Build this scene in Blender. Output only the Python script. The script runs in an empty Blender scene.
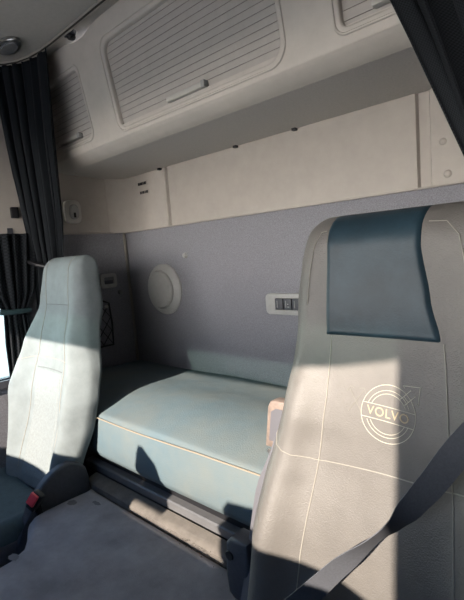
import bpy, bmesh, math, random
from mathutils import Vector, Matrix
from mathutils.bvhtree import BVHTree
random.seed(4)
SC = bpy.context.scene
COL = SC.collection
S = 1.1                      # everything below is laid out at 1/1.1 of real size and enlarged at the end
PI = math.pi

# ------------------------------------------------------------------ materials
def mat(name, col, rough=.6, spec=.4, noise=None, bump=None, sheen=0, metal=0, col2=None, wave=None, emit=None):
    """noise=(scale, amount) mottles the colour; bump=(scale, strength, distance)"""
    m = bpy.data.materials.new(name); m.use_nodes = True
    nt = m.node_tree; N = nt.nodes; L = nt.links
    b = N['Principled BSDF']
    b.inputs['Base Color'].default_value = (*col, 1)
    b.inputs['Roughness'].default_value = rough
    b.inputs['Specular IOR Level'].default_value = spec
    b.inputs['Metallic'].default_value = metal
    if sheen:
        b.inputs['Sheen Weight'].default_value = sheen
        b.inputs['Sheen Roughness'].default_value = .5
    tc = N.new('ShaderNodeTexCoord')
    if noise:
        t = N.new('ShaderNodeTexNoise'); t.inputs['Scale'].default_value = noise[0]; t.inputs['Detail'].default_value = 6
        t.inputs['Roughness'].default_value = .65
        L.new(tc.outputs['Object'], t.inputs['Vector'])
        r = N.new('ShaderNodeMapRange'); r.inputs[1].default_value = .3; r.inputs[2].default_value = .7
        r.inputs[3].default_value = 0; r.inputs[4].default_value = 1
        L.new(t.outputs['Fac'], r.inputs[0])
        mx = N.new('ShaderNodeMix'); mx.data_type = 'RGBA'
        a = noise[1]
        c2 = col2 or tuple(min(1, c*(1+a)) for c in col)
        mx.inputs[6].default_value = (*[c*(1-a) for c in col], 1) if not col2 else (*col, 1)
        mx.inputs[7].default_value = (*c2, 1)
        L.new(r.outputs[0], mx.inputs[0]); L.new(mx.outputs[2], b.inputs['Base Color'])
    if bump:
        t = N.new('ShaderNodeTexNoise'); t.inputs['Scale'].default_value = bump[0]; t.inputs['Detail'].default_value = 3
        L.new(tc.outputs['Object'], t.inputs['Vector'])
        bp = N.new('ShaderNodeBump'); bp.inputs['Strength'].default_value = bump[1]; bp.inputs['Distance'].default_value = bump[2]
        L.new(t.outputs['Fac'], bp.inputs['Height']); L.new(bp.outputs['Normal'], b.inputs['Normal'])
        if wave:     # coarse wrinkles on top of the grain
            t2 = N.new('ShaderNodeTexNoise'); t2.inputs['Scale'].default_value = wave[0]; t2.inputs['Detail'].default_value = 2
            L.new(tc.outputs['Object'], t2.inputs['Vector'])
            b2 = N.new('ShaderNodeBump'); b2.inputs['Strength'].default_value = wave[1]; b2.inputs['Distance'].default_value = wave[2]
            L.new(t2.outputs['Fac'], b2.inputs['Height']); L.new(bp.outputs['Normal'], b2.inputs['Normal'])
            L.new(b2.outputs['Normal'], b.inputs['Normal'])
    return m

M = {}
M['felt']   = mat('grey_felt', (.215,.212,.235), .95, .15, noise=(280,.30), bump=(300,.6,.003))
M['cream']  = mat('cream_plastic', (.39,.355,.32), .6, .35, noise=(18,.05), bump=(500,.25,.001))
M['under']  = mat('warm_grey_liner', (.58,.545,.51), .8, .2, noise=(200,.08), bump=(500,.3,.001))
M['head']   = mat('headliner', (.47,.44,.41), .9, .2, noise=(60,.05), bump=(400,.3,.001))
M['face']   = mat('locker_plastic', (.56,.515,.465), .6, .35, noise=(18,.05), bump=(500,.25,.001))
M['slat']   = mat('shutter_slat', (.47,.435,.40), .55, .35, noise=(30,.05))
M['slatgap'] = mat('slat_groove', (.22,.20,.18), .7, .2)
M['gap']    = mat('dark_groove', (.05,.045,.04), .8, .2)
M['white_pl']= mat('off_white_plastic', (.52,.50,.46), .45, .4, noise=(30,.04))
M['grey_pl']= mat('pale_grey_plastic', (.33,.325,.315), .5, .4, noise=(40,.06))
M['mid_pl'] = mat('mid_grey_plastic', (.17,.17,.18), .5, .4, noise=(60,.1))
M['shell']  = mat('lilac_grey_plastic', (.10,.098,.11), .5, .4)
M['tie']    = mat('teal_tie_cloth', (.03,.055,.062), .8, .2)
M['dark_pl']= mat('dark_plastic', (.055,.057,.068), .5, .45, noise=(80,.15), bump=(300,.3,.001))
M['black']  = mat('black_plastic', (.012,.012,.014), .4, .4)
M['red']    = mat('red_button', (.75,.07,.09), .4, .5)
M['curtain']= mat('black_curtain_weave', (.016,.019,.023), .9, .2)
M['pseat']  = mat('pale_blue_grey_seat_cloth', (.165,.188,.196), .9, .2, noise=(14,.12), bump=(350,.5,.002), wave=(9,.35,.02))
M['pinsert']= mat('pale_seat_insert_cloth', (.185,.206,.212), .9, .2, noise=(120,.13), bump=(160,.6,.003))
M['dseat']  = mat('taupe_leather', (.104,.096,.089), .5, .45, noise=(10,.13), bump=(420,.55,.0015), wave=(7,.3,.02))
M['leather']= mat('dark_blue_leather', (.014,.030,.042), .42, .25, noise=(14,.3), bump=(300,.25,.001), wave=(10,.2,.01))
M['cush']   = mat('shaded_teal_seat_cloth', (.06,.085,.095), .9, .2, noise=(40,.15), bump=(300,.4,.002))  # passenger cushion cloth; the dark of its shade is put into the colour
M['mattress']=mat('pale_blue_mattress_cloth', (.090,.135,.162), .92, .2, noise=(3.2,.12), col2=(.135,.152,.150), bump=(300,.5,.002), wave=(6,.35,.02))
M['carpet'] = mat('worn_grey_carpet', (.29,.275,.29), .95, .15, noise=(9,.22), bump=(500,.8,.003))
M['strip']  = mat('worn_carpet_sunlit_tone', (.135,.122,.11), .95, .15, noise=(30,.2), bump=(500,.7,.003))  # same carpet as the engine cover; its sunlit beige is put into the colour
M['alu']    = mat('dull_grey_rail', (.10,.10,.105), .45, .5, noise=(40,.1))
M['thread'] = mat('pale_thread', (.40,.38,.32), .8, .2)
M['seamth'] = mat('seam_thread', (.25,.235,.21), .8, .2)
M['gold'] = mat('tan_thread', (.36,.29,.20), .8, .2)
M['wornth'] = mat('worn_thread', (.17,.16,.145), .8, .2)
M['thread2']= mat('dark_thread', (.13,.14,.145), .8, .2)
M['mthread']= mat('mattress_piping', (.24,.205,.16), .9, .2)
M['belt']   = mat('charcoal_webbing', (.075,.078,.09), .6, .35, noise=(300,.15))
M['chrome'] = mat('brushed_metal', (.5,.5,.5), .3, .5, metal=.9)
M['lens']   = mat('frosted_lens', (.42,.42,.41), .25, .5)
M['tan']    = mat('worn_tan_plastic', (.17,.13,.11), .45, .45, noise=(60,.35))
M['paint']  = mat('white_cab_paint', (.6,.6,.6), .35, .5)
M['ground'] = mat('pale_gravel', (.52,.48,.42), .95, .2, noise=(.8,.15))
M['crumb']  = mat('dry_dirt', (.07,.06,.055), 1, .1)
M['stain']  = mat('dried_stain', (.15,.142,.15), .9, .2)

# a weave pattern for the curtains, as bump
def weave(m):
    nt = m.node_tree; N = nt.nodes; L = nt.links; b = N['Principled BSDF']
    uv = N.new('ShaderNodeUVMap'); uv.uv_map = 'UVMap'
    ck = N.new('ShaderNodeTexChecker'); ck.inputs['Scale'].default_value = 1
    ck.inputs['Color1'].default_value = (.005,.006,.008,1); ck.inputs['Color2'].default_value = (.017,.020,.024,1)
    L.new(uv.outputs['UV'], ck.inputs['Vector']); L.new(ck.outputs['Color'], b.inputs['Base Color'])
weave(M['curtain'])
# dust and wear on the tunnel carpet: scattered small darker spots
def tinted(name, col, gloss=.06):
    m = bpy.data.materials.new(name); m.use_nodes = True
    nt = m.node_tree; N = nt.nodes; L = nt.links; N.clear()
    o = N.new('ShaderNodeOutputMaterial'); t = N.new('ShaderNodeBsdfTransparent'); g = N.new('ShaderNodeBsdfGlossy')
    t.inputs[0].default_value = (*col, 1); g.inputs['Roughness'].default_value = .03
    x = N.new('ShaderNodeMixShader'); x.inputs[0].default_value = gloss
    L.new(t.outputs[0], x.inputs[1]); L.new(g.outputs[0], x.inputs[2]); L.new(x.outputs[0], o.inputs[0])
    return m
M['glass'] = tinted('window_glass', (.80,.90,.89))
M['visor'] = tinted('green_visor_acrylic', (.24,.31,.295))

# ------------------------------------------------------------------ helpers
def link(name, me, parent=None, loc=None):
    o = bpy.data.objects.new(name, me); COL.objects.link(o)
    if loc is not None: o.location = loc
    if parent is not None:
        o.parent = parent
        o.location = o.location - WP(parent)
    return o
def WP(o):
    v = o.location.copy()
    while o.parent: o = o.parent; v += o.location
    return v
def obj(name, bm, m, parent=None, smooth=True, org=None, sharp=35):
    """bm is in cab coordinates; the object's origin goes to org (or the parent's place)"""
    bmesh.ops.recalc_face_normals(bm, faces=bm.faces)
    me = bpy.data.meshes.new(name)
    c = Vector(org) if org is not None else None
    if c is None:
        vs = [v.co for v in bm.verts]
        c = Vector([(min(v[i] for v in vs)+max(v[i] for v in vs))/2 for i in range(3)]); c.z = min(v.z for v in vs)
    bm.transform(Matrix.Translation(-c))
    bm.to_mesh(me); bm.free()
    me.materials.append(m)
    if smooth:
        me.polygons.foreach_set('use_smooth', [True]*len(me.polygons))
        me.set_sharp_from_angle(angle=math.radians(sharp))
    return link(name, me, parent, c)
def thing(name, label, cat, loc, group=None):
    o = bpy.data.objects.new(name, None); COL.objects.link(o); o.location = loc
    o.empty_display_size = .05
    o['label'] = label; o['category'] = cat
    if group: o['group'] = group
    return o
def tag(o, label, cat, group=None, kind=None):
    o['label'] = label; o['category'] = cat
    if group: o['group'] = group
    if kind: o['kind'] = kind
    return o
def struct(o, label=None, cat=None):
    o['kind'] = 'structure'
    if label: o['label'] = label
    if cat: o['category'] = cat
    return o
def box(bm, x0, x1, y0, y1, z0, z1, bev=0, seg=2):
    vs = [bm.verts.new(p) for p in ((x0,y0,z0),(x1,y0,z0),(x1,y1,z0),(x0,y1,z0),(x0,y0,z1),(x1,y0,z1),(x1,y1,z1),(x0,y1,z1))]
    fs = [bm.faces.new([vs[i] for i in f]) for f in ((0,3,2,1),(4,5,6,7),(0,1,5,4),(1,2,6,5),(2,3,7,6),(3,0,4,7))]
    if bev:
        es = set(e for f in fs for e in f.edges)
        bmesh.ops.bevel(bm, geom=list(es), offset=bev, segments=seg, profile=.5, affect='EDGES')
    return vs
def nb(): return bmesh.new()
def bx(*a, **k):
    bm = nb(); box(bm, *a, **k); return bm
def prism(bm, pts, axis, a, b, bev=0, seg=2):
    """extrude a polygon of 2-D points along axis 0/1/2 from a to b"""
    def P(p, t):
        q = list(p); q.insert(axis, t); return q
    A = [bm.verts.new(P(p, a)) for p in pts]; B = [bm.verts.new(P(p, b)) for p in pts]
    n = len(pts)
    fs = [bm.faces.new(A), bm.faces.new(B[::-1])]
    fs += [bm.faces.new((A[i], B[i], B[(i+1) % n], A[(i+1) % n])) for i in range(n)]
    if bev:
        es = set(e for f in fs[:2] for e in f.edges)
        bmesh.ops.bevel(bm, geom=list(es), offset=bev, segments=seg, profile=.5, affect='EDGES')
def tube(bm, pts, r, n=8, closed=False):
    pts = [Vector(p) for p in pts]; m = len(pts); rings = []
    up = None
    for i, p in enumerate(pts):
        if closed: t = pts[(i+1) % m]-pts[i-1]
        else: t = pts[min(i+1, m-1)]-pts[max(i-1, 0)]
        t.normalize()
        if up is None:
            up = Vector((0,0,1)) if abs(t.z) < .9 else Vector((1,0,0))
        u = (up - t*up.dot(t)).normalized(); w = t.cross(u); up = u
        rr_ = r[i] if isinstance(r, (list, tuple)) else r
        rings.append([bm.verts.new(p+rr_*(math.cos(2*PI*k/n)*u+math.sin(2*PI*k/n)*w)) for k in range(n)])
    for i in range(m if closed else m-1):
        A, B = rings[i], rings[(i+1) % m]
        for k in range(n): bm.faces.new((A[k], A[(k+1) % n], B[(k+1) % n], B[k]))
    if not closed: bm.faces.new(rings[0][::-1]); bm.faces.new(rings[-1])
def lathe(bm, prof, c, axis='-y', n=40):
    """prof: list (radius, height along axis)"""
    D = {'-y': (Vector((1,0,0)), Vector((0,0,1)), Vector((0,-1,0))), '+x': (Vector((0,1,0)), Vector((0,0,1)), Vector((1,0,0))),
         '-z': (Vector((1,0,0)), Vector((0,1,0)), Vector((0,0,-1))), '+z': (Vector((1,0,0)), Vector((0,1,0)), Vector((0,0,1)))}[axis]
    c = Vector(c); rings = []
    for r, h in prof:
        if r < 1e-6: rings.append([bm.verts.new(c+h*D[2])])
        else: rings.append([bm.verts.new(c+r*(math.cos(2*PI*k/n)*D[0]+math.sin(2*PI*k/n)*D[1])+h*D[2]) for k in range(n)])
    for A, B in zip(rings, rings[1:]):
        for k in range(n):
            a, a2 = A[k % len(A)], A[(k+1) % len(A)]; b, b2 = B[k % len(B)], B[(k+1) % len(B)]
            f = [a]
            for v in (a2, b2, b):
                if v not in f: f.append(v)
            if len(f) > 2: bm.faces.new(f)
def rrect(x0, x1, y0, y1, r, n=6):
    out = []
    rs = r if isinstance(r, (tuple, list)) else (r,)*4
    for (cx, cy, a0), q in zip((((x1, y1, 0)), ((x0, y1, 90)), ((x0, y0, 180)), ((x1, y0, 270))), rs):
        sx = -1 if cx == x1 else 1; sy = -1 if cy == y1 else 1
        for k in range(n+1):
            a = math.radians(a0+90*k/n)
            out.append((cx+sx*q+q*math.cos(a), cy+sy*q+q*math.sin(a)))
    return out
def grid(bm, f, us, vs):
    G = [[bm.verts.new(f(u, v)) for u in us] for v in vs]
    for j in range(len(vs)-1):
        for i in range(len(us)-1): bm.faces.new((G[j][i], G[j][i+1], G[j+1][i+1], G[j+1][i]))
    return G
def lin(a, b, n): return [a+(b-a)*i/(n-1) for i in range(n)]
def interp(tab, x):
    if x <= tab[0][0]: return tab[0][1]
    for (a, p), (b, q) in zip(tab, tab[1:]):
        if x <= b:
            t = (x-a)/(b-a); t = t*t*(3-2*t)*.5+t*.5
            return p+(q-p)*t
    return tab[-1][1]
def slab_with_holes(outer, holes, depth, bev):
    """filled flat shape with holes, made through a 2-D curve; returns a bmesh in its local plane (x, y), z = thickness"""
    cu = bpy.data.curves.new('tmp', 'CURVE'); cu.dimensions = '2D'; cu.fill_mode = 'BOTH'
    cu.extrude = depth/2-bev; cu.bevel_depth = bev; cu.bevel_resolution = 3
    for pts in [outer]+holes:
        sp = cu.splines.new('POLY'); sp.points.add(len(pts)-1); sp.use_cyclic_u = True
        for p, q in zip(sp.points, pts): p.co = (q[0], q[1], 0, 1)
    o = bpy.data.objects.new('tmp', cu); COL.objects.link(o)
    bpy.context.view_layer.update()
    me = bpy.data.meshes.new_from_object(o.evaluated_get(bpy.context.evaluated_depsgraph_get()))
    bm = nb(); bm.from_mesh(me); bmesh.ops.remove_doubles(bm, verts=bm.verts, dist=1e-6)
    bpy.data.objects.remove(o); bpy.data.curves.remove(cu); bpy.data.meshes.remove(me)
    return bm

# ------------------------------------------------------------------ cab shell
XL, XR, YB = -.955, .955, 1.30
ZF = 1.385                       # felt / cream border
CZ = 2.05
struct(obj('floor', bx(XL-.03, XR+.03, -.95, YB+.05, -.04, 0), M['carpet'], smooth=False))
struct(obj('ground_outside', bx(-40, 40, -40, 40, -1.35, -1.3), M['ground'], smooth=False))
# rear wall: felt below
struct(obj('wall_rear', bx(XL-.03, XR+.03, YB, YB+.04, 0, ZF), M['felt'], smooth=False), 'grey felt rear wall behind the bunk', 'wall')
# rear wall: cream moulded panel above, with grooves and ribs, rounded into the left wall
def cream_profile():
    p = [(-1.0, YB-.09), (-.955, YB-.085), (-.945, YB-.06), (-.93, YB-.035), (-.90, YB-.015), (-.86, YB-.007)]
    for x, d in ((-.80,-.005), (-.625,-.005), (-.618,.003), (-.612,.003), (-.607,-.010), (-.596,-.010), (-.591,.003), (-.585,.003), (-.580,-.006)): p.append((x, YB+d))
    for x, d in ((.487,-.006), (.492,.006), (.520,.006), (.526,-.005), (.80,-.005), (.90,-.015)): p.append((x, YB+d))
    p += [(.93, YB-.035), (.955, YB-.085), (1.0, YB-.09)]
    return p
bm = nb(); pr = cream_profile()
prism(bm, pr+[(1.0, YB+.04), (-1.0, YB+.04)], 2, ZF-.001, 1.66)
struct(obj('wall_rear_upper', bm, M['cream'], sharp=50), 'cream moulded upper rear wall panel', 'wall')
struct(obj('trim_1', bx(XL, XR, YB-.010, YB, ZF-.004, ZF+.002, bev=.002), M['cream']))
# left wall with the passenger window
def side_wall(x0, x1, sgn, name, wy0, wy1):
    bm = nb(); pts = [(-.85, 0), (YB+.03, 0), (YB+.03, ZF), (-.85, ZF)]
    # four boxes round the window opening
    wz0, wz1 = .78, 1.70
    box(bm, x0, x1, wy1, YB+.03, 0, ZF); box(bm, x0, x1, wy0, wy1, 0, wz0)
    return bm
WY0, WY1, WZ0, WZ1 = .12, .735, .80, 1.385
bm = nb(); box(bm, XL-.03, XL, WY1, YB+.03, 0, ZF); box(bm, XL-.03, XL, -.9, WY1, 0, WZ0)
box(bm, XL-.03, XL, -.9, WY0, WZ0, ZF)  # unseen front part of the window opening, closed off to cut the light
struct(obj('wall_left', bm, M['felt'], smooth=False), 'grey felt side wall at the left end of the bunk', 'wall')
struct(obj('wall_left_upper', bx(XL-.035, XL-.002, -.9, YB+.03, WZ1, CZ), M['cream'], smooth=False), 'cream upper side wall above the passenger window', 'wall')
struct(obj('trim_2', bx(XL-.004, XL+.006, WY1+.02, YB-.06, ZF-.003, ZF+.004, bev=.002), M['cream']))
# the seam strip in the corner
bm = nb(); tube(bm, [(XL+.012, YB-.010, .62), (XL+.010, YB-.010, 1.0), (XL+.004, YB-.012, ZF-.004)], .007)
struct(obj('trim_3', bm, M['slatgap']))
# small corner seam in the cream panel
bm = nb(); tube(bm, [(XL+.002, YB-.062, ZF), (XL-.001, YB-.066, 1.645)], .0035)
struct(obj('trim_4', bm, M['cream']))
# passenger window
bm = nb()
box(bm, XL-.06, XL+.004, WY0-.03, WY0, WZ0-.03, WZ1+.03); box(bm, XL-.06, XL+.004, WY1, WY1+.02, WZ0-.03, WZ1+.03)
box(bm, XL-.06, XL+.012, WY0, WY1, WZ0-.03, WZ0)
w1 = struct(obj('window_1', bm, M['dark_pl'], smooth=False), 'passenger door window', 'window')
obj('window_pane', bx(XL-.05, XL-.046, WY0, WY1, WZ0, WZ1), M['glass'], w1, smooth=False)
# driver side: solid unseen wall, its window left out to darken the seats
bm = nb(); X0 = XR+.045
box(bm, X0, X0+.03, -.9, YB+.03, 0, CZ)
struct(obj('wall_right', bm, M['dark_pl'], smooth=False), 'grey lined wall and door on the driver side', 'wall')
# ceiling, header, windscreen surround, visor
struct(obj('ceiling', bx(XL-.035, XR+.08, -.55, YB+.05, CZ, CZ+.03), M['head'], smooth=False), 'pale headliner', 'ceiling')
bm = nb(); prism(bm, [(-.55, CZ), (-.55, CZ+.03), (-.84, 1.82), (-.84, 1.785), (-.80, 1.785)], 0, XL-.035, XR+.08)
struct(obj('ceiling_front', bm, M['head'], smooth=False))
bm = nb(); box(bm, XL-.03, XL+.03, -.88, -.78, 1.0, 1.80, bev=.01)
struct(obj('trim_5', bm, M['dark_pl']))
bm = nb(); box(bm, .970, XR+.08, -.88, -.74, 1.0, 1.80, bev=.01)
struct(obj('trim_6', bm, M['dark_pl']))
bm = nb(); box(bm, XL-.03, XR+.08, -.92, -.84, -.04, 1.03)
struct(obj('wall_front', bm, M['dark_pl'], smooth=False))
vz = nb(); prism(vz, [(-1.0,1.80), (-1.0,1.685), (0,1.686), (.5,1.695), (.78,1.708), (.88,1.725), (.97,1.747), (1.05,1.77), (1.05,1.80)], 1, -.868, -.864)
o = struct(obj('window_2', vz, M['visor'], smooth=False), 'green translucent sun visor across the top of the windscreen', 'window')

# curtain rail on the ceiling, rounded toward the front at both ends
def rail_pts(sx):
    return [(sx*x, y, CZ-.008) for x, y in ((.50,.842), (.62,.842), (.70,.838), (.77,.828), (.83,.81), (.88,.78), (.915,.74), (.93,.70))]
path = rail_pts(-1)[::-1] + [(-.3,.842,CZ-.008), (0,.842,CZ-.008), (.3,.842,CZ-.008)] + rail_pts(1)
bm = nb(); tube(bm, path, .0085, 8)
rail = obj('curtain_rail', bm, M['cream']); tag(rail, 'pale curtain rail running across the ceiling in front of the overhead locker', 'rail')
bm = nb(); tube(bm, [(p[0]*.995, p[1]-.006, p[2]-.006) for p in path], .003, 6)
obj('track_slot', bm, M['gap'], rail)

# ------------------------------------------------------------------ overhead locker
lk = thing('overhead_locker', 'cream overhead locker with three ribbed roller shutters above the bunk', 'overhead locker', (0, .95, 1.64))
K = .18
fy = lambda z: .95-K*(z-1.7)
def to_face(bm, off=0):
    """local (x, y=z) plane -> leaning face of the locker"""
    for v in bm.verts:
        x, h, d = v.co
        z = h
        v.co = (x, fy(z)-d+off, z)
XFL, XFR = XL, XR
SH = [(-.90, -.578, 1.722, 1.962, .03), (-.405, .303, 1.705, 1.985, .045), (.452, .88, 1.712, 1.962, .03)]
# face outline: raised step around the hook at the left, top meets the ceiling
outer = [(XFL, 1.685), (XFR, 1.685), (XFR, CZ), (-.36, CZ), (-.43, CZ-.008), (-.49, CZ-.022), (-.55, CZ-.022), (-.62, CZ-.008), (-.70, CZ-.004), (XFL, CZ-.004)]
holes = []
for a, b, c, d, r in SH: holes.append([(p[0], p[1]) for p in rrect(a, b, c, d, (r*.9, r*1.0, r*.8, r*1.1))][::-1])
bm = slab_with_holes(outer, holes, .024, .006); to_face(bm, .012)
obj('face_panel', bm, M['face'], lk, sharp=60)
# thin raised bead round every opening
for a, b, c, d, r in SH:
    bm = nb(); e = .009
    tube(bm, [(p[0], fy(p[1])-.0005, p[1]) for p in rrect(a-e, b+e, c-e, d+e, (r, r*1.1, r*.9, r*1.2), 8)], .0035, 6, closed=True)
    obj('shutter_frame', bm, M['face'], lk)
    # the roller shutter: many slats in one curtain, with real grooves
    bm = nb(); n = 14 if r < .04 else 17; pitch = (d+.02-(c-.02))/n
    prof = []
    for k in range(n):
        z0 = c-.02+k*pitch
        for q, dd in ((0, .004), (.055, .004), (.0551, 0), (.9999, 0)): prof.append((z0+q*pitch, dd))
    G = []
    for zz, dd in prof: G.append([bm.verts.new((x, fy(zz)+.016+dd, zz)) for x in (a-.02, b+.02)])
    for i_, (A, B) in enumerate(zip(G, G[1:])):
        f_ = bm.faces.new((A[0], A[1], B[1], B[0])); f_.material_index = 1 if i_ % 4 != 2 else 0
    back = [bm.verts.new((x, fy(zz)+.028, zz)) for zz in (prof[0][0], prof[-1][0]) for x in (a-.02, b+.02)]
    bm.faces.new((back[0], back[1], back[3], back[2]))
    sh = obj('roller_shutter', bm, M['slat'], lk, smooth=False); sh.data.materials.append(M['slatgap'])
    cx = {0: -.755, 1: -.055, 2: .615}[SH.index((a, b, c, d, r))]; hw = .085
    bm = nb(); box(bm, cx-hw, cx+hw, fy(c)-.008, fy(c)+.015, c+.018, c+.034, bev=.004)
    h = obj('shutter_handle', bm, M['white_pl'], sh)
    bm = nb(); box(bm, cx+hw-.014, cx+hw+.001, fy(c)-.0095, fy(c)+.010, c+.016, c+.036, bev=.002)
    obj('handle_end', bm, M['grey_pl'], h)
    bm = nb(); box(bm, a+.02, b-.02, fy(c)+.010, fy(c)+.017, c-.004, c+.004)
    obj('shutter_slot', bm, M['gap'], sh)
# rounded nose under the face and the flat underside back to the wall
prof = [(fy(1.690), 1.690)]
prof += [(.9535,1.684), (.958,1.678), (.967,1.671), (.985,1.661), (1.006,1.6508)]
prof = [(fy(1.72)+.026, 1.72), (fy(1.72)+.003, 1.72)]+prof
bm = nb(); prism(bm, prof+[(1.03, 1.651), (1.03, 1.72)], 0, XL, XR)
obj('lower_nose', bm, M['face'], lk, sharp=60)
bm = nb(); prism(bm, [(1.008, 1.6505), (1.20, 1.643), (1.30, 1.640), (1.30, 1.665), (1.02, 1.675)], 0, XL, XR)
obj('bottom_panel', bm, M['under'], lk)
for a, b in ((XL-.0, XL+.004), (XR-.004, XR)):
    bm = nb(); box(bm, a, b, 1.0, 1.29, 1.66, 2.04)
    obj('end_panel', bm, M['under'], lk, smooth=False)
# clips where the underside meets the wall
for x in (-.625, -.17, .095):
    bm = nb(); box(bm, x-.008, x+.008, YB-.022, YB-.006, 1.632, 1.6415, bev=.002)
    o = obj('panel_clip', bm, M['black']); 
    tag(o, {-.625: 'small black clip above the raised rib at the left of the cream panel', -.17: 'small black clip on the middle of the joint under the locker', .095: 'small black clip on the joint under the locker, rightmost of the three'}[x], 'clip', 'black clips under the locker')

# hook beside the step of the locker face
bm = nb(); yk = fy(2.03)-.012
lathe(bm, [(0,.022), (.012,.022), (.016,.016), (.014,.006), (.02,.0), (.02,-.004), (0,-.004)], (-.517, .862, 2.046), '-z', 16)
hk = obj('coat_hook', bm, M['black']); tag(hk, 'small black round coat hook on the ceiling above the left shutter', 'hook')
bm = nb(); prism(bm, [(-.545, .853), (-.530, .842), (-.500, .842), (-.488, .853), (-.500, .872), (-.530, .872)], 2, 2.036, 2.049)
obj('hook_base', bm, M['dark_pl'], hk)

# ceiling lamp at the far left
lm = thing('ceiling_lamp', 'oval metal rimmed ceiling lamp at the far left beside the curtain', 'ceiling lamp', (-.66, .715, CZ))
bm = nb(); pts = [(-.735+.075*math.cos(a), .735+.036*math.sin(a)) for a in lin(0, 2*PI, 33)[:-1]]
prism(bm, pts, 2, CZ-.014, CZ, bev=.004)
obj('lamp_rim', bm, M['chrome'], lm)
bm = nb(); pts = [(-.735+.058*math.cos(a), .735+.024*math.sin(a)) for a in lin(0, 2*PI, 33)[:-1]]
prism(bm, pts, 2, CZ-.019, CZ-.012, bev=.003)
obj('lamp_lens', bm, M['mid_pl'], lm)

# ------------------------------------------------------------------ fittings on the rear wall
# round vent cover
rv = thing('round_vent', 'round pale grey vent cover on the felt rear wall', 'vent', (-.675, YB, .985))
bm = nb(); lathe(bm, [(.118,-.002), (.118,.008), (.112,.016), (.100,.024), (.090,.028), (.087,.022), (0,.022)], (-.678, YB, 1.100), '-y', 48)
obj('vent_ring', bm, M['grey_pl'], rv)
bm = nb(); lathe(bm, [(.085,.020), (.085,.033), (.080,.040), (.050,.044), (.02,.045), (0,.045)], (-.678, YB, 1.100), '-y', 48)
obj('vent_disc', bm, M['grey_pl'], rv)
def knob(x, z, r, name, label, m, cat='button', h=.012, group=None):
    bm = nb(); lathe(bm, [(r*1.15,-.001), (r*1.15,.003), (r*.95,.005), (r*.9,h), (r*.6,h+.002), (0,h+.003)], (x, YB, z), '-y', 20)
    return tag(obj(name, bm, m), label, cat, group)
knob(-.516, 1.249, .011, 'coat_peg', 'small round pale peg on the felt wall above the round vent', M['grey_pl'], 'peg')
knob(.556, 1.498, .010, 'screw_cap', 'upper round cream screw cap by the right groove of the cream panel', M['cream'], 'screw cap', .006, 'screw caps on the cream panel')
knob(.566, 1.412, .011, 'screw_cap', 'lower round cream screw cap just above the felt wall at the right', M['cream'], 'screw cap', .006, 'screw caps on the cream panel')
bm = nb(); lathe(bm, [(.013,-.001), (.012,.004), (.009,.008), (0,.009)], (XL, 1.235, 1.093), '+x', 20)
tag(obj('side_stud', bm, M['mid_pl']), 'small round grey stud on the felt side wall by the corner', 'stud')
# slotted air outlets
for z, x0, lab in ((1.597, -.800, 'upper row of small black air slots on the cream panel'), (1.556, -.790, 'lower row of small black air slots on the cream panel')):
    t = thing('air_outlet', lab, 'air outlet', (x0+.03, YB-.006, z-.006), 'air slots on the cream panel')
    bm = nb(); box(bm, x0-.004, x0+.066, YB-.007, YB-.0052, z-.010, z+.010, bev=.0006)
    obj('outlet_frame', bm, M['cream'], t)
    for a, b in ((0,.012), (.016,.032), (.036,.042), (.046,.060)):
        bm = nb(); box(bm, x0+a, x0+b, YB-.0085, YB-.006, z-.006, z+.006)
        obj('slot', bm, M['black'], t, smooth=False)
# control panel
cp = thing('control_panel', 'pale framed bunk control panel with black switches beside the driver seat', 'control panel', (.01, YB, 1.015))
o1 = rrect(-.073, .145, 1.012, 1.082, .014); i1 = rrect(-.036, .120, 1.022, 1.072, .005)
bm = slab_with_holes(o1, [i1[::-1]], .016, .004)
for v in bm.verts: v.co = (v.co.x, YB-.008-v.co.z, v.co.y)
obj('panel_frame', bm, M['grey_pl'], cp)
bm = nb(); box(bm, -.04, .125, YB-.008, YB-.001, 1.018, 1.076)
obj('panel_back', bm, M['black'], cp, smooth=False)
for k, x in enumerate((-.026, .012, .050, .088)):
    bm = nb(); box(bm, x-.008, x+.026, YB-.016, YB-.006, 1.027, 1.067, bev=.003)
    s = obj('switch', bm, M['dark_pl'], cp)
    bm = nb(); box(bm, x+.002, x+.004, YB-.0168, YB-.0155, 1.034, 1.060); 
    if k % 2: box(bm, x+.010, x+.018, YB-.0168, YB-.0155, 1.036, 1.039); box(bm, x+.010, x+.014, YB-.0168, YB-.0155, 1.046, 1.049)
    obj('switch_mark', bm, M['grey_pl'], s, smooth=False)

# ------------------------------------------------------------------ fittings on the side wall
# reading lamp
rl = thing('reading_lamp', 'pale rounded reading lamp on the cream side wall beside the curtain', 'reading lamp', (XL, 1.02, 1.44))
pts = rrect(.986, 1.064, 1.432, 1.535, .022)
bm = nb(); prism(bm, pts, 0, XL-.003, XL+.014, bev=.005, seg=3)
obj('lamp_body', bm, M['white_pl'], rl)
bm = nb(); prism(bm, rrect(1.006, 1.044, 1.450, 1.515, .016), 0, XL+.010, XL+.030, bev=.007, seg=3)
obj('lamp_head', bm, M['lens'], rl)
bm = nb(); box(bm, XL+.028, XL+.033, 1.018, 1.028, 1.456, 1.478, bev=.001)
obj('lamp_switch', bm, M['black'], rl)
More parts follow.
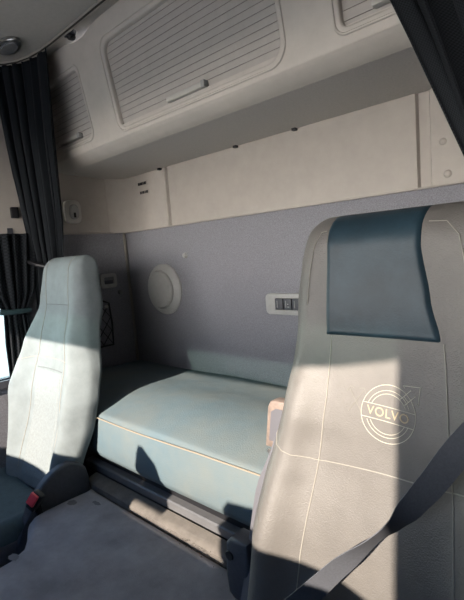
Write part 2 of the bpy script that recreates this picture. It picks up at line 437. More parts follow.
# recessed latch
lt = thing('recessed_latch', 'small square grey framed recessed latch on the felt side wall', 'latch', (XL, 1.17, 1.125))
bm = slab_with_holes(rrect(1.130, 1.213, 1.124, 1.187, .012), [rrect(1.144, 1.200, 1.136, 1.176, .008)[::-1]], .014, .003)
for v in bm.verts: v.co = (XL+.006+v.co.z, v.co.x, v.co.y)
obj('latch_frame', bm, M['grey_pl'], lt)
obj('latch_recess', bx(XL-.001, XL+.003, 1.14, 1.204, 1.132, 1.180), M['mid_pl'], lt, smooth=False)
obj('latch_tab', bx(XL+.002, XL+.009, 1.15, 1.196, 1.140, 1.158, bev=.002), M['dark_pl'], lt)
# storage net
nt_ = thing('storage_net', 'black diamond mesh storage net hanging on the side wall behind the passenger seat', 'net', (XL, 1.05, .85))
x = XL+.018
bm = nb()
tube(bm, [(x, 1.155, .845), (x, 1.160, .95), (x+.004, 1.150, 1.05), (x, 1.125, 1.062), (x+.008, .98, 1.045), (x, .86, 1.06), (x, .855, .85), (x+.008, 1.0, .848)], .005, 6, closed=True)
obj('net_cord', bm, M['black'], nt_)
bm = nb()
for k in range(-5, 12):
    a = .86+k*.048
    for s in (1, -1):
        p = []
        for j in range(13):
            z = .85+.2*j/12; y = a+s*(.2*j/12)*.75 + (.0 if s > 0 else .15)
            if .86 <= y <= 1.155: p.append((x+.006*math.sin(PI*(z-.85)/.2), y, z))
        if len(p) > 1: tube(bm, p, .0022, 5)
obj('net_mesh', bm, M['black'], nt_)
bm = nb(); lathe(bm, [(.009,0), (.008,.006), (0,.008)], (x+.004, 1.135, 1.035), '+x', 12)
obj('net_stud', bm, M['grey_pl'], nt_)
# belt anchor cover on the cream pillar
tag(obj('belt_anchor', bx(XL-.003, XL+.016, .755, .785, 1.455, 1.500, bev=.004), M['black']), 'small black anchor cover on the cream side wall left of the long curtain', 'anchor cover')

# ------------------------------------------------------------------ curtains
def curtain(name, rows, k, A, label, cat='curtain', group=None, m='curtain', ns=200, uvs=(3,3), loc=None, ph=0):
    """rows: (z, (x0,y0), (x1,y1), bow (x,y), amplitude)"""
    def at(z):
        for a, b in zip(rows, rows[1:]):
            if a[0] >= z >= b[0]:
                t = (a[0]-z)/(a[0]-b[0])
                L_ = lambda i, j: a[i][j]+(b[i][j]-a[i][j])*t
                return (L_(1,0), L_(1,1)), (L_(2,0), L_(2,1)), (L_(3,0), L_(3,1)), a[4]+(b[4]-a[4])*t
        r = rows[-1]; return r[1], r[2], r[3], r[4]
    bm = nb(); uvl = bm.loops.layers.uv.new('UVMap')
    zs = lin(rows[0][0], rows[-1][0], 60); us = lin(0, 1, ns); G = []
    for z in zs:
        p, q, bow, amp = at(z); row = []
        dx, dy = q[0]-p[0], q[1]-p[1]; l = math.hypot(dx, dy) or 1; nx, ny = dy/l, -dx/l
        for u in us:
            w = math.sin(2*PI*k*u+ph+.9*math.sin(5.1*u+2*z)) + .35*math.sin(2*PI*k*1.63*u+1.3*z+ph)
            w2 = .3*math.cos(2*PI*k*2*u+ph)
            b4 = 4*u*(1-u)
            row.append(bm.verts.new((p[0]+dx*u+bow[0]*b4+nx*amp*w+dx/l*amp*w2, p[1]+dy*u+bow[1]*b4+ny*amp*w+dy/l*amp*w2, z)))
        G.append(row)
    for j in range(len(zs)-1):
        for i in range(ns-1):
            f = bm.faces.new((G[j][i], G[j][i+1], G[j+1][i+1], G[j+1][i]))
            for lp, (ii, jj) in zip(f.loops, ((i,j),(i+1,j),(i+1,j+1),(i,j+1))):
                lp[uvl].uv = (us[ii]*uvs[0], zs[jj]*uvs[1])
    o = obj(name, bm, M[m], sharp=180)
    md = o.modifiers.new('thickness', 'SOLIDIFY'); md.thickness = .003
    return tag(o, label, cat, group)
lcur = curtain('sleeper_curtain', [
    (2.038, (-.925,.735), (-.655,.838), (-.03,.035), .010),
    (1.75,  (-.93,.765), (-.70,.85), (-.015,.02), .014),
    (1.42,  (-.93,.80), (-.775,.885), (-.01,.008), .014),
    (1.26,  (-.925,.815), (-.835,.90), (0,0), .010),
    (1.20,  (-.93,.81), (-.85,.90), (0,0), .010),
    (.95,   (-.93,.80), (-.86,.90), (0,0), .012),
    (.785,   (-.93,.80), (-.85,.89), (0,0), .013)], 6, 0,
    'long black curtain tied back at the left, hanging from ceiling to bunk', group='cab curtains', uvs=(160, 400))
bm = nb(); tube(bm, [(-.945,.79,1.285), (-.93,.782,1.278), (-.87,.80,1.258), (-.845,.835,1.245), (-.80,.89,1.235), (-.83,.925,1.250), (-.87,.93,1.264), (-.945,.87,1.265)], .009, 8)
tb = obj('curtain_tieback', bm, M['black']); tag(tb, 'thin black tieback round the long left curtain at headrest height', 'tieback', 'curtain tiebacks')
rcur = curtain('sleeper_curtain', [
    (2.038, (.38,.842), (.925,.74), (.05,.04), .014),
    (1.85,  (.545,.85), (.93,.77), (.02,.02), .016),
    (1.60,  (.645,.85), (.935,.79), (.01,.01), .018),
    (1.36,  (.735,.85), (.94,.80), (0,0), .016),
    (1.24,  (.78,.85), (.94,.81), (0,0), .012),
    (.95,   (.80,.86), (.94,.81), (0,0), .012),
    (.785,   (.79,.86), (.94,.81), (0,0), .013)], 6, 0,
    'black woven curtain drawn to the right edge behind the driver seat', group='cab curtains', uvs=(260, 330), ph=2.6)
wcur = curtain('window_curtain', [
    (1.390, (-.925,.60), (-.925,.828), (0,0), .012),
    (1.15,  (-.925,.625), (-.925,.79), (0,0), .012),
    (1.075, (-.928,.665), (-.928,.755), (0,0), .008),
    (.95,   (-.925,.655), (-.925,.76), (0,0), .009),
    (.82,   (-.925,.655), (-.925,.735), (0,0), .009),
    (.70,   (-.925,.655), (-.925,.72), (0,0), .009)], 5, 0,
    'short black curtain tied at its waist in the passenger window', group='cab curtains', uvs=(40, 150), ns=140)
bm = nb(); tube(bm, [(-.942,.655,1.08), (-.912,.655,1.08), (-.909,.70,1.075), (-.909,.765,1.075), (-.942,.765,1.08)], .011, 8)
tag(obj('curtain_tieback', bm, M['tie']), 'grey tieback round the short curtain in the passenger window', 'tieback', 'curtain tiebacks')

# ------------------------------------------------------------------ bunk
bk = thing('bunk_base', 'dark bunk base with a dull grey front rail under the pale mattress', 'bunk base', (0, 1.0, 0))
bpoly = lambda e: [(-.95, YB-.001), (-.95, .885+e), (-.65, .885+e), (-.51, .752+e), (.44, .752+e), (.62, .885+e), (.95, .885+e), (.95, YB-.001)]
bm = nb(); prism(bm, bpoly(.012), 2, .001, .566)
obj('bunk_box', bm, M['black'], bk, smooth=False)
bm = nb(); prism(bm, [(.737,.520), (.737,.541), (.741,.545), (.765,.545), (.765,.520)], 0, -.52, .47)
obj('front_rail', bm, M['alu'], bk, smooth=False)
# mattress: soft top, slack front
MP = [(-.945, YB-.004), (-.945, .878), (-.66, .878), (-.625,.85), (-.545, .765), (-.51, .741), (-.42,.735), (-.15,.733), (.1,.735), (.35, .738), (.43, .744), (.47, .765), (.585,.86), (.63, .878), (.945, .878), (.945, YB-.004)]
bm = nb()
def mattress():
    bm = nb()
    # resample the outline
    P = [Vector((*p, 0)) for p in MP]; out = []
    for a, b in zip(P, P[1:]+P[:1]):
        n = max(1, int((b-a).length/.025))
        out += [a+(b-a)*i/n for i in range(n)]
    c = Vector((0, 1.06, 0)); R_ = []
    def ztop(p):
        x, y = p.x, p.y
        return .738+.036*math.sin(PI*min(1, max(0, (YB-y)/.56))**1.6)*math.cos(x*1.3)+.003*math.sin(9*x+3*y)
    levels = [(.974, .568, 0), (.985, .574, 0), (1.0, .60, 0), (1.002, .66, 0), (1.0, .705, 0), (.996, .727, 0)]
    for s, z, _ in levels:
        ring = []
        for p in out:
            q = c+(p-c)*s if False else p.copy()
            # pull in from the outline, only at the front side
            inn = (1-s)
            q.y = p.y+inn*.9*(1 if p.y < 1.25 else 0); q.x = p.x*(1-inn*.3)
            zz = z+.004*math.sin(p.x*13+z*40)*(1 if .6 < z < .72 else 0)
            if p.y < 1.25: q.y += .004*math.sin(p.x*11+1)*math.sin((z-.57)/.17*PI)
            ring.append(bm.verts.new((q.x, min(q.y, YB-.004), zz)))
        R_.append(ring)
    for s in (.985, .96, .93, .89, .84, .78, .70, .6, .5, .4, .3, .2, .1):
        ring = []
        for p in out:
            q = c+(p-c)*s; e = ztop(q)
            e -= .003 if s > .98 else 0
            ring.append(bm.verts.new((q.x, min(q.y, YB-.004), e)))
        R_.append(ring)
    n = len(out)
    for A, B in zip(R_, R_[1:]):
        for i in range(n): bm.faces.new((A[i], A[(i+1) % n], B[(i+1) % n], B[i]))
    bm.faces.new(R_[0][::-1])
    cv = bm.verts.new((c.x, c.y, ztop(c)))
    for i in range(n): bm.faces.new((R_[-1][i], R_[-1][(i+1) % n], cv))
    return bm
mt = obj('mattress', mattress(), M['mattress'], sharp=60)
tag(mt, 'pale blue cloth covered mattress on the bunk', 'mattress')
bm = nb(); tube(bm, [(x, y-.0015, .728+.004*math.sin(x*6)) for x, y in [(-.65,.877), (-.625,.850), (-.545,.764), (-.51,.740), (-.42,.734), (-.25,.733), (-.15,.732), (0,.733), (.1,.734), (.35,.737), (.43,.743), (.47,.764), (.6,.868)]], .0022, 6)
obj('piping', bm, M['mthread'], mt)

# ------------------------------------------------------------------ engine tunnel
TP = [(-.405,.692), (-.413,.60), (-.414,.53), (-.408,.487), (-.385,.460), (-.325,.432), (-.278,.402), (-.257,.355), (-.251,.28), (-.25,.15), (-.25,-.2), (-.25,-.5), (.30,-.5), (.30,.0), (.32,.40), (.36,.55), (.385,.692)]
bm = nb()
offs = [(0, 0, .02), (0, 0, .46), (.002, 0, .475), (.008, 0, .488), (.018, 0, .496), (.032, 0, .500)]
def shrink(P, d):
    out = []; n = len(P)
    for i in range(n):
        a, b, c = Vector(P[i-1]), Vector(P[i]), Vector(P[(i+1) % n])
        t = ((b-a).normalized()+(c-b).normalized()).normalized(); nrm = Vector((-t.y, t.x))
        out.append(b+nrm*d)
    return out
# refine the outline
def refine(P, step):
    out = []
    for a, b in zip(P, P[1:]+P[:1]):
        a, b = Vector(a), Vector(b); n = max(1, round((b-a).length/step))
        out += [a+(b-a)*i/n for i in range(n)]
    return out
TPr = refine(TP, .03)
area = sum(a[0]*b[1]-b[0]*a[1] for a, b in zip(TP, TP[1:]+TP[:1]))
sg = 1 if area > 0 else -1
rings = []
for d, _, z in offs: rings.append([bm.verts.new((p.x, p.y, z)) for p in shrink([tuple(p) for p in TPr], sg*d)])
n = len(TPr)
for A, B in zip(rings, rings[1:]):
    for i in range(n): bm.faces.new((A[i], A[(i+1) % n], B[(i+1) % n], B[i]))
bm.faces.new(rings[0]); bm.faces.new(rings[-1])
et = obj('engine_cover', bm, M['carpet'], sharp=50)
tag(et, 'flat worn grey carpeted engine cover between the two seats', 'engine cover')
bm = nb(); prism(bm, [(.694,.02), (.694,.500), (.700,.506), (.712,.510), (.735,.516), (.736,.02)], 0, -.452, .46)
sp_ = obj('rear_step', bm, M['strip']); tag(sp_, 'carpeted strip, coloured in its sunlit beige, between the engine cover and the bunk rail', 'floor strip')
# dirt crumbs along the crease
bm = nb()
for k in range(70):
    x = random.gauss(.12, .1); y = .689+random.gauss(0, .006)-.02*abs(random.gauss(0, .4)); r = random.uniform(.0006, .0018)
    if not -.1 < x < .34: continue
    bmesh.ops.create_icosphere(bm, subdivisions=1, radius=r, matrix=Matrix.Translation((x, y, .500+r*.5)))
dc = obj('dirt_crumbs', bm, M['crumb']); tag(dc, 'dark dry dirt crumbs in the crease behind the engine cover', 'dirt', kind='stuff')
# worn stain patches on the carpet (flat dried marks)
def blot(x, y, rx, ry, seed, lab, m='stain'):
    random.seed(seed); bm = nb(); c = bm.verts.new((x, y, .5012)); ring = []
    for k in range(28):
        a = 2*PI*k/28; q = 1+random.uniform(-.16, .16)
        ring.append(bm.verts.new((x+rx*q*math.cos(a), y+ry*q*math.sin(a), .5004)))
    for k in range(28): bm.faces.new((c, ring[k], ring[(k+1) % 28]))
    return obj('stain', bm, M[m], et)
blot(-.293, .640, .020, .007, 1, ''); blot(-.363, .594, .017, .013, 5, ''); blot(-.245, .37, .018, .012, 7, '')

# ------------------------------------------------------------------ seats
class Seat:
    def __init__(s, cx, yh, W, Bt, ztop, zb=.50):
        s.cx, s.yh, s.W, s.B, s.zt, s.zb = cx, yh, W, Bt, ztop, zb; s.r = .055
    def yf(s, z):
        return interp([(.45, s.yh-.175), (.75, s.yh-.098), (.95, s.yh-.045), (1.11, s.yh), (1.30, s.yh+.022)], z)
    def dep(s, z): return interp([(.45,.075), (.8,.080), (1.0,.10), (1.1,.115), (1.3,.105)], z)
    def cap(s, z):
        r = s.r
        q = (z-(s.zt-r))/r
        return (1, 1) if q <= 0 else (max(0, 1-q**2.2)**(1/2.2), max(.0, 1-q**3.2)**(1/3.2))
    def front(s, x, z, off=0):
        """point of the front skin at offset x from the centre line, height z"""
        w = interp(s.W, z); cd, cw = s.cap(z); w = w*(.80+.20*cw) if cw < 1 else w
        d = s.dep(z); yc = s.yf(z)+d/2; h = d/2*cd
        f = min(.9999, abs(x)/w); n = 4.2
        y = yc-h*(1-f**n)**(1/n)
        b = interp(s.B, z)
        g = math.exp(-((f-.80)/.20)**2)-.35*math.exp(-(f/.45)**2)
        y -= b*g*(1-f**14)*cd
        return Vector((s.cx+x, y-off, z))
    def body(s):
        bm = nb(); rings = []; n = 4.2
        zs = lin(s.zb, s.zt-s.r, 46)+[s.zt-s.r+s.r*math.sin(a) for a in lin(0, PI/2, 11)[1:]]
        zs[-1] = s.zt-.0004
        NA = 96
        for z in zs:
            w = interp(s.W, z); cd, cw = s.cap(z); w = w*(.80+.20*cw) if cw < 1 else w
            d = s.dep(z); yc = s.yf(z)+d/2; ring = []
            for k in range(NA):
                a = 2*PI*k/NA
                sx, cy = math.sin(a), math.cos(a)
                f = math.copysign(abs(sx)**(2/n), sx); x = f*w
                if cy >= 0: p = s.front(x, z)
                else: p = Vector((s.cx+x, yc+d/2*cd*abs(cy)**(2/n), z))
                ring.append(bm.verts.new(p))
            rings.append(ring)
        for A, B in zip(rings, rings[1:]):
            for i in range(NA): bm.faces.new((A[i], A[(i+1) % NA], B[(i+1) % NA], B[i]))
        bm.faces.new(rings[0][::-1]); bm.faces.new(rings[-1])
        return bm
    def patch(s, x0, x1, z0, z1, off, nx=30, nz=40, crown=.003):
        """an upholstered panel lying on the front skin: own thickness, edges tucked in"""
        xa = x0 if callable(x0) else (lambda z: x0)
        xb = x1 if callable(x1) else (lambda z: x1)
        bm = nb(); top = []
        zz = lin(z0, z1, nz)
        for j, z in enumerate(zz):
            row = []
            for i in range(nx):
                u = i/(nx-1); x = xa(z)+(xb(z)-xa(z))*u
                e = min(u, 1-u)*2; e2 = min(j, nz-1-j)/(nz-1)*2 if z1 < s.zt-.01 else min(1, j/(nz-1)*2)
                o = off*min(1, e*9)**.5*min(1, e2*14)**.5-.003*(e == 0 or e2 == 0)
                row.append(bm.verts.new(s.front(x, z, o)))
            top.append(row)
        for A, B in zip(top, top[1:]):
            for i in range(nx-1): bm.faces.new((A[i], A[i+1], B[i+1], B[i]))
        return bm
    def line(s, pts, r=.0013, off=.0008, n=5, closed=False, step=.012):
        bm = nb(); P = []
        q = list(pts)+([pts[0]] if closed else [])
        for a, b in zip(q, q[1:]):
            L_ = math.hypot(b[0]-a[0], b[1]-a[1]); k = max(1, int(L_/step))
            P += [(a[0]+(b[0]-a[0])*i/k, a[1]+(b[1]-a[1])*i/k) for i in range(k)]
        if not closed: P.append(q[-1])
        tube(bm, [s.front(x, z, off) for x, z in P], r, n, closed)
        return bm
def cushion(bm_m, cx, y0, y1, w, zt, parent, m):
    bm = nb()
    def f(u, v):   # u across -1..1, v along 0..1
        x = w*math.copysign(abs(u)**.9, u)
        edge = (1-abs(u)**6)**(1/6); ev = (1-(2*v-1)**8)**(1/8)
        z = zt-.10+.10*edge*ev+.022*math.exp(-((abs(u)-.8)/.14)**2)*edge-.012*math.exp(-(u/.5)**2)
        return Vector((cx+x, y0+(y1-y0)*v, z))
    us = lin(-1, 1, 31); vs = lin(0, 1, 25)
    G = grid(bm, f, us, vs)
    H = grid(bm, lambda u, v: Vector((cx+w*u*.97, y0+(y1-y0)*(.02+.96*v), zt-.14)), us, vs)
    for i in range(30):
        bm.faces.new((G[0][i], G[0][i+1], H[0][i+1], H[0][i])); bm.faces.new((G[-1][i], G[-1][i+1], H[-1][i+1], H[-1][i]))
    for j in range(24):
        bm.faces.new((G[j][0], G[j+1][0], H[j+1][0], H[j][0])); bm.faces.new((G[j][-1], G[j+1][-1], H[j+1][-1], H[j][-1]))
    return obj('seat_cushion', bm, m, parent, sharp=60)

# ---- passenger seat
W = [(.45,.215), (.58,.235), (.70,.268), (.79,.285), (.86,.268), (.96,.225), (1.03,.195), (1.1,.170), (1.2,.150), (1.25,.142), (1.30,.125)]
Bt = [(.45,.035), (.75,.050), (.95,.035), (1.1,.012), (1.3,.004)]
ps = Seat(-.668, .770, W, Bt, 1.280, .44)
pt = thing('passenger_seat', 'pale cloth passenger seat at the left with a high built-in headrest', 'seat', (-.668, .55, 0), 'cab seats')
obj('backrest', ps.body(), M['pseat'], pt, sharp=60)
obj('seat_insert', ps.patch(lambda z: -.105+.02*(z-.5), lambda z: .105-.02*(z-.5), .47, .862, .004), M['pinsert'], pt, sharp=60)
for sx in (-1, 1):
    obj('seam', ps.line([(sx*.090, 1.275), (sx*.088, 1.1), (sx*.094, .98), (sx*.115, .86), (sx*.125, .5)]), M['seamth'], pt)
obj('seam', ps.line([(-.088, 1.102), (.088, 1.102)], .0016), M['thread2'], pt)
obj('seam', ps.line([(-.235, .885), (-.12, .905), (.12, .905)], .0013), M['seamth'], pt)
obj('seam', ps.line([(-.098, .866), (.098, .866)], .0018), M['thread2'], pt)
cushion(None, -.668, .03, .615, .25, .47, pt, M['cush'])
bm = nb(); box(bm, -.88, -.46, .10, .56, .02, .33, bev=.02); obj('pedestal', bm, M['dark_pl'], pt)
bm = nb(); box(bm, -.90, -.44, .05, .60, .001, .03, bev=.005); obj('seat_rail', bm, M['dark_pl'], pt)
# side cover with the recliner, towards the tunnel
prof = [(y+.02, z) for y, z in ((.668,.40), (.670,.530), (.662,.566), (.642,.590), (.610,.604), (.578,.602), (.545,.590), (.512,.568), (.484,.540), (.462,.508), (.448,.46), (.41,.42), (.40,.36), (.66,.34))]
bm = nb(); prism(bm, prof, 0, -.452, -.415, bev=.010, seg=4)
obj('side_cover', bm, M['dark_pl'], pt, sharp=50)
bm = nb(); prism(bm, [(.02,.30), (.02,.40), (.06,.43), (.30,.44), (.46,.43), (.60,.40), (.60,.30)], 0, -.455, -.418, bev=.006)
obj('base_cover', bm, M['dark_pl'], pt, sharp=50)
# belt buckle
bb = thing('belt_buckle', 'black belt buckle with a red button beside the passenger seat', 'belt buckle', (-.40, .50, .45))
def bucklebox(c, dx, dy, dz, rot, m, name, parent, bev):
    bm = nb(); box(bm, -dx, dx, -dy, dy, -dz, dz, bev=bev)
    bm.transform(Matrix.Translation(c) @ rot)
    return obj(name, bm, m, parent)
rt = Matrix.Rotation(math.radians(28), 4, 'Y') @ Matrix.Rotation(math.radians(-22), 4, 'X') @ Matrix.Rotation(math.radians(20), 4, 'Z')
bucklebox(Vector((-.402,.500,.540)), .017, .011, .030, rt, M['black'], 'buckle_body', bb, .004)
bucklebox(Vector((-.396,.4905,.550)), .0135, .006, .019, rt, M['red'], 'release_button', bb, .002)
bm = nb(); tube(bm, [(-.408,.508,.515), (-.412,.515,.46), (-.412,.53,.42)], .010, 8); obj('buckle_stalk', bm, M['black'], bb)

# ---- driver seat
W = [(.45,.225), (.62,.228), (.76,.226), (.85,.214), (.90,.203), (.97,.188), (1.05,.180), (1.15,.178), (1.22,.170), (1.27,.158), (1.31,.135)]
Bt = [(.45,.045), (.75,.045), (.95,.028), (1.1,.012), (1.3,.005)]
ds = Seat(.664, .645, W, Bt, 1.297, .44)
dt = thing('driver_seat', 'taupe leather driver seat with a dark blue headrest panel and embroidered round emblem', 'seat', (.664, .45, 0), 'cab seats')
obj('backrest', ds.body(), M['dseat'], dt, sharp=60)
hp = obj('headrest_panel', ds.patch(lambda z: -.104, lambda z: interp([(1.098,.084),(1.16,.068),(1.24,.053),(1.27,.053),(1.30,.057)], z), 1.098, 1.2962, .006, nz=60), M['leather'], dt, sharp=70)
for sx in (-1, 1):
    obj('seam', ds.line([(-.092, 1.098), (-.090, 1.0), (-.098, .89), (-.115, .75), (-.13, .5)] if sx < 0 else [(.085, 1.098), (.098, 1.0), (.11, .89), (.12, .75), (.13, .5)], .0010), M['seamth'], dt)
    obj('seam', ds.line([(sx*(.106 if sx < 0 else .06), 1.272), (sx*(.116 if sx < 0 else .085), 1.270), (sx*(.126 if sx < 0 else .103), 1.25), (sx*(.133 if sx < 0 else .111), 1.21), (sx*(.136 if sx < 0 else .114), 1.15)], .0008), M['seamth'], dt)
obj('seam', ds.line([(-.195, .935), (-.17, .915), (-.14, .905), (-.098, .900), (.0, .902), (.06, .904), (.10, .908), (.18, .93)], .0010), M['seamth'], dt)
cushion(None, .664, .0, .50, .26, .47, dt, M['dseat'])
bm = nb(); box(bm, .45, .88, .08, .46, .02, .33, bev=.02); obj('pedestal', bm, M['dark_pl'], dt)
bm = nb(); box(bm, .43, .90, .03, .50, .001, .03, bev=.005); obj('seat_rail', bm, M['dark_pl'], dt)
# plastic shell showing past the bolster, its belt guide and recliner lever
bm = nb()
sh_pts = []
for z in lin(.52, .90, 16): sh_pts.append((z, interp([(.5,.254), (.7,.246), (.8,.235), (.9,.205)], z)))
L1 = [bm.verts.new((.664-w-.008, ds.yf(z)+.035, z)) for z, w in sh_pts]; L2 = [bm.verts.new((.664-w+.05, ds.yf(z)+.030, z)) for z, w in sh_pts]
L3 = [bm.verts.new((.664-w+.05, ds.yf(z)+.075, z)) for z, w in sh_pts]; L4 = [bm.verts.new((.664-w-.008, ds.yf(z)+.070, z)) for z, w in sh_pts]
for A, B in ((L1, L2), (L2, L3), (L3, L4), (L4, L1)):
    for i in range(15): bm.faces.new((A[i], B[i], B[i+1], A[i+1]))
bm.faces.new((L1[0], L2[0], L3[0], L4[0])); bm.faces.new((L1[-1], L2[-1], L3[-1], L4[-1]))
obj('side_shell', bm, M['shell'], dt, smooth=False)
bm = nb(); prism(bm, [(.425,.875), (.437,.955), (.443,.966), (.452,.970), (.492,.970), (.492,.875)], 1, .625, .650, bev=.004)
g = obj('belt_guide', bm, M['tan'], dt)
bm = nb(); prism(bm, [(.437,.890), (.446,.948), (.458,.955), (.478,.955), (.478,.890)], 1, .6235, .6265)
obj('guide_insert', bm, M['shell'], g, smooth=False)
bm = nb(); lathe(bm, [(.005,0), (.004,.003), (0,.004)], (.436, .624, .868), '-y', 12)
obj('guide_screw', bm, M['chrome'], g)
bm = nb(); prism(bm, [(.362,.585), (.358,.62), (.364,.690), (.378,.705), (.42,.705), (.42,.575), (.375,.575)], 1, .555, .60, bev=.008, seg=3)
rl_ = obj('recliner_housing', bm, M['dark_pl'], dt)
bm = nb(); lathe(bm, [(.010,.001), (.009,.003), (0,.003)], (.375, .555, .668), '-y', 16)
obj('housing_hole', bm, M['black'], rl_)

# embroidered emblem: two rings, cross band with the name, arrow, inner ring
ex, ez, er = .011, .990, .042
def ringpts(r, a0=0, a1=360, n=48): return [(ex+r*math.cos(math.radians(a)), ez+r*math.sin(math.radians(a))) for a in lin(a0, a1, n)]
em = obj('emblem', ds.line(ringpts(er)[:-1], .0006, closed=True, step=.006), M['thread'], dt)
bh = .0105; sl = -.06
def bandy(x, s): return ez+s*bh+(x-ex)*sl
def emb(pts, r=.00055): return obj('stitching', ds.line(pts, r, step=.005), M['thread'], em)
import itertools
for r in (.034, .029):
    a = math.degrees(math.asin((bh+.001)/r))
    emb(ringpts(r, a, 180-a, 24)); emb(ringpts(r, 180+a, 360-a, 24))
q = math.sqrt(er**2-bh**2)
for s in (1, -1): emb([(ex-q, bandy(ex-q, s)), (ex+q, bandy(ex+q, s))])
# arrow towards the upper right
def rot45(u, v): c = math.sqrt(.5); return (ex+(u-v)*c, ez+(u+v)*c)
emb([rot45(.030, .005), rot45(.051, .005)]); emb([rot45(.030, -.005), rot45(.051, -.005)])
emb([rot45(.045,.013), rot45(.0455,.017), rot45(.064, 0), rot45(.0455,-.017), rot45(.045,-.013)])
emb([rot45(.037,.005), rot45(.037,-.005)])
# lettering
cu = bpy.data.curves.new('t', 'FONT'); cu.body = 'VOLVO'; cu.size = .0185; cu.align_x = 'CENTER'; cu.align_y = 'CENTER'; cu.space_character = 1.10; cu.extrude = .0005
to = bpy.data.objects.new('t', cu); COL.objects.link(to); bpy.context.view_layer.update()
me = bpy.data.meshes.new_from_object(to.evaluated_get(bpy.context.evaluated_depsgraph_get())); bpy.data.objects.remove(to)
bm = nb(); bm.from_mesh(me); bmesh.ops.subdivide_edges(bm, edges=[e for e in bm.edges if e.calc_length() > .004], cuts=2)
for v in bm.verts:
    x, z, d = v.co; v.co = ds.front(ex+x, ez+z+x*sl, .0008+d)
obj('lettering', bm, M['gold'], em, smooth=False)
# faint crossed-tool stitching left of the emblem
for pts in ([(-.052,1.018), (-.030,.985)], [(-.030,1.018), (-.052,.985)], [(-.057,1.014), (-.052,1.023), (-.045,1.020)], [(-.037,1.021), (-.029,1.022), (-.026,1.014)], [(-.034,.994), (-.027,.975), (-.031,.970)]):
    obj('worn_stitching', ds.line(pts, .0006, .0003, step=.005), M['wornth'], dt)

# seat belt across the driver seat
def ribbon(name, pts, w, m, parent=None, th=.0012):
    """pts: (centre, twist degrees, width scale)"""
    C_ = [Vector(p[0]) for p in pts]; out = []
    N_ = 90
    def cr(i, t, vals):
        p0, p1, p2, p3 = vals[max(i-1,0)], vals[i], vals[i+1], vals[min(i+2, len(vals)-1)]
        return .5*((2*p1)+(p2-p0)*t+(2*p0-5*p1+4*p2-p3)*t*t+(3*p1-p0-3*p2+p3)*t**3)
    bm = nb(); rings = []
    for k in range(N_):
        f = k/(N_-1)*(len(pts)-1); i = min(int(f), len(pts)-2); t = f-i
        c = cr(i, t, C_); tw = math.radians(pts[i][1]+(pts[i+1][1]-pts[i][1])*(t*t*(3-2*t)))
        c2 = cr(i, min(1, t+.01), C_) if t < .99 else c; c1 = cr(i, max(0, t-.01), C_)
        T = (c2-c1).normalized(); Nn = Vector((0,-1,0)); Nn = (Nn-T*Nn.dot(T)).normalized(); B = T.cross(Nn)
        side = math.cos(tw)*B+math.sin(tw)*Nn; nn = side.cross(T)
        rings.append([bm.verts.new(c+side*a*w/2+nn*b*th/2) for a, b in ((-1,-1),(-.5,-1),(0,-1),(.5,-1),(1,-1),(1,1),(.5,1),(0,1),(-.5,1),(-1,1))])
    for A, B in zip(rings, rings[1:]):
        for i in range(10): bm.faces.new((A[i], A[(i+1) % 10], B[(i+1) % 10], B[i]))
    bm.faces.new(rings[0][::-1]); bm.faces.new(rings[-1])
    return obj(name, bm, m, parent)
sb = ribbon('seat_belt', [((.95,.73,1.19),0,1), ((.88,.635,1.10),0,1), ((.798,.572,.998),8,1), ((.757,.560,.933),18,1), ((.734,.548,.899),32,1), ((.715,.535,.872),58,1), ((.692,.522,.849),66,1), ((.645,.500,.798),40,1), ((.593,.488,.734),28,1), ((.541,.480,.677),20,1), ((.45,.47,.58),5,1), ((.40,.47,.52),0,1)], .035, M['belt'])
tag(sb, 'dark seat belt webbing slung diagonally and twisted across the driver seat', 'seat belt')

# ------------------------------------------------------------------ dashboard, wheel, mirror: in front of the camera, they shade the seats
db = thing('dashboard', 'dark dashboard under the windscreen', 'dashboard', (0, -.6, 0))
bm = nb(); prism(bm, [(-.84,.0), (-.84,1.03), (-.62,1.052), (-.52,1.035), (-.46,.98), (-.50,.80), (-.60,.60), (-.62,.0)], 0, XL+.001, XR+.04, bev=.01)
obj('dash_body', bm, M['dark_pl'], db)
bm = nb(); prism(bm, [(-.80,1.04), (-.78,1.13), (-.60,1.160), (-.50,1.13), (-.47,1.02)], 0, -.30, .035, bev=.012)
obj('dash_shade_rise', bm, M['dark_pl'], db)  # unseen rise added to the dash to shade the strip and passenger seat
bm = nb(); prism(bm, [(.40,1.135), (.42,1.16), (.60,1.185), (.80,1.185), (.868,1.165), (.885,1.13), (.885,.98), (.50,.98), (.47,1.04), (.45,1.09), (.41,1.11)], 1, -.60, -.44, bev=.010)
obj('instrument_binnacle', bm, M['dark_pl'], db)
sw = thing('steering_wheel', 'black steering wheel ahead of the driver seat', 'steering wheel', (.66, -.2, .80))
tilt = Matrix.Translation((.66, -.20, .93)) @ Matrix.Rotation(math.radians(-30), 4, 'X')
bm = nb(); tube(bm, [(.215*math.cos(a), .215*math.sin(a), 0) for a in lin(0, 2*PI, 49)[:-1]], .016, 10, closed=True); bm.transform(tilt)
obj('rim', bm, M['black'], sw)
bm = nb(); lathe(bm, [(0,-.03), (.07,-.03), (.085,-.01), (.08,.012), (0,.018)], (0,0,0), '+z', 24); bm.transform(tilt)
obj('hub', bm, M['dark_pl'], sw)
for a in (0, 180, 250, 290):
    a = math.radians(a); bm = nb(); tube(bm, [(.06*math.cos(a), .06*math.sin(a), -.01), (.21*math.cos(a), .21*math.sin(a), 0)], .014, 8); bm.transform(tilt)
    obj('spoke', bm, M['dark_pl'], sw)
bm = nb(); tube(bm, [(.66,-.22,.93), (.66,-.34,.80), (.66,-.47,.66)], .035, 12); obj('column', bm, M['dark_pl'], sw)
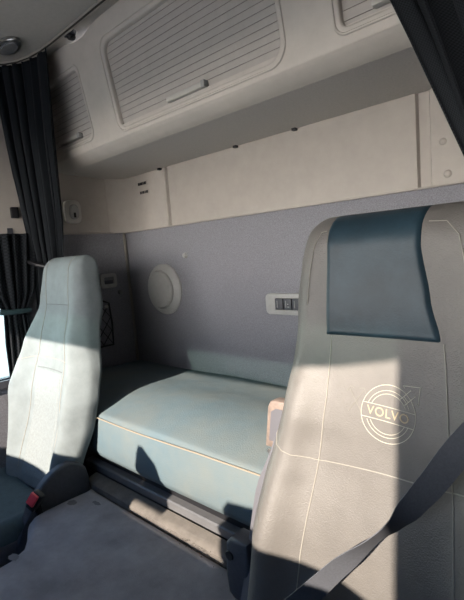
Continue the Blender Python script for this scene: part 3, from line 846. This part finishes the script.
bm = nb(); prism(bm, [(.03,1.05), (.035,1.16), (.055,1.215), (.075,1.215), (.13,1.175), (.165,1.09), (.17,1.05)], 1, -.49, -.44, bev=.004)
obj('dash_shadow_block', bm, M['dark_pl'], db)  # unseen block added for the pointed shadow on the mattress front
mr = thing('door_mirror', 'large dark door mirror outside the driver window', 'mirror', (1.2, -.74, 1.0))
bm = nb(); box(bm, 1.035, 1.36, -.86, -.72, .95, 2.0, bev=.03); obj('mirror_housing', bm, M['black'], mr)
bm = nb(); box(bm, 1.06, 1.34, -.72, -.716, .99, 1.96); obj('mirror_glass', bm, M['chrome'], mr)

# ------------------------------------------------------------------ light
wd = bpy.data.worlds.new('sky'); SC.world = wd; wd.use_nodes = True
N = wd.node_tree.nodes; L = wd.node_tree.links; bg = N['Background']

tcw = N.new('ShaderNodeTexCoord'); sep = N.new('ShaderNodeSeparateXYZ'); rmp = N.new('ShaderNodeValToRGB')
L.new(tcw.outputs['Generated'], sep.inputs[0]); L.new(sep.outputs['Z'], rmp.inputs[0]); L.new(rmp.outputs[0], bg.inputs[0])
e = rmp.color_ramp.elements      # hazy bright horizon, blue overhead
e[0].position = 0; e[0].color = (1.0, .93, .85, 1); e[1].position = 1; e[1].color = (.04, .08, .16, 1)
for p_, c_ in ((.14, (.95, .92, .88, 1)), (.30, (.09, .135, .20, 1)), (.55, (.04, .075, .15, 1))):
    q_ = e.new(p_); q_.color = c_
bg.inputs[1].default_value = 13
sd = bpy.data.lights.new('sun', 'SUN'); sd.energy = 11; sd.angle = math.radians(.53); sd.color = (1, .89, .76)
so = bpy.data.objects.new('sun', sd); COL.objects.link(so)
so.rotation_euler = Vector((-.19, 1, -.45)).to_track_quat('-Z', 'Y').to_euler(); so.location = (.6, -3, 3)

# ------------------------------------------------------------------ camera
yaw, pit, rol, F = math.radians(42.97), math.radians(-6.229), math.radians(-4.45), 442.7
f = Vector((-math.sin(yaw)*math.cos(pit), math.cos(yaw)*math.cos(pit), math.sin(pit)))
r0 = f.cross(Vector((0,0,1))).normalized(); u0 = r0.cross(f)
rr = math.cos(rol)*r0+math.sin(rol)*u0; uu = -math.sin(rol)*r0+math.cos(rol)*u0
cd = bpy.data.cameras.new('camera'); cam = bpy.data.objects.new('camera', cd); COL.objects.link(cam)
cam.matrix_world = Matrix(((rr.x, uu.x, -f.x, .95), (rr.y, uu.y, -f.y, 0), (rr.z, uu.z, -f.z, 1.25), (0,0,0,1)))
cd.sensor_fit = 'VERTICAL'; cd.sensor_height = 24; cd.lens = F/600*24; cd.clip_start = .02
SC.camera = cam

# ------------------------------------------------------------------ enlarge to real size
bpy.context.view_layer.update()
for me in {o.data for o in SC.objects if o.type == 'MESH'}: me.transform(Matrix.Scale(S, 4))
for o in SC.objects: o.location = o.location*S
for o in SC.objects:
    for md in o.modifiers:
        if md.type == 'SOLIDIFY': md.thickness *= S

vs = SC.view_settings
vs.view_transform = 'Standard'; vs.look = 'None'; vs.exposure = 0.45; vs.gamma = 1; vs.use_curve_mapping = False
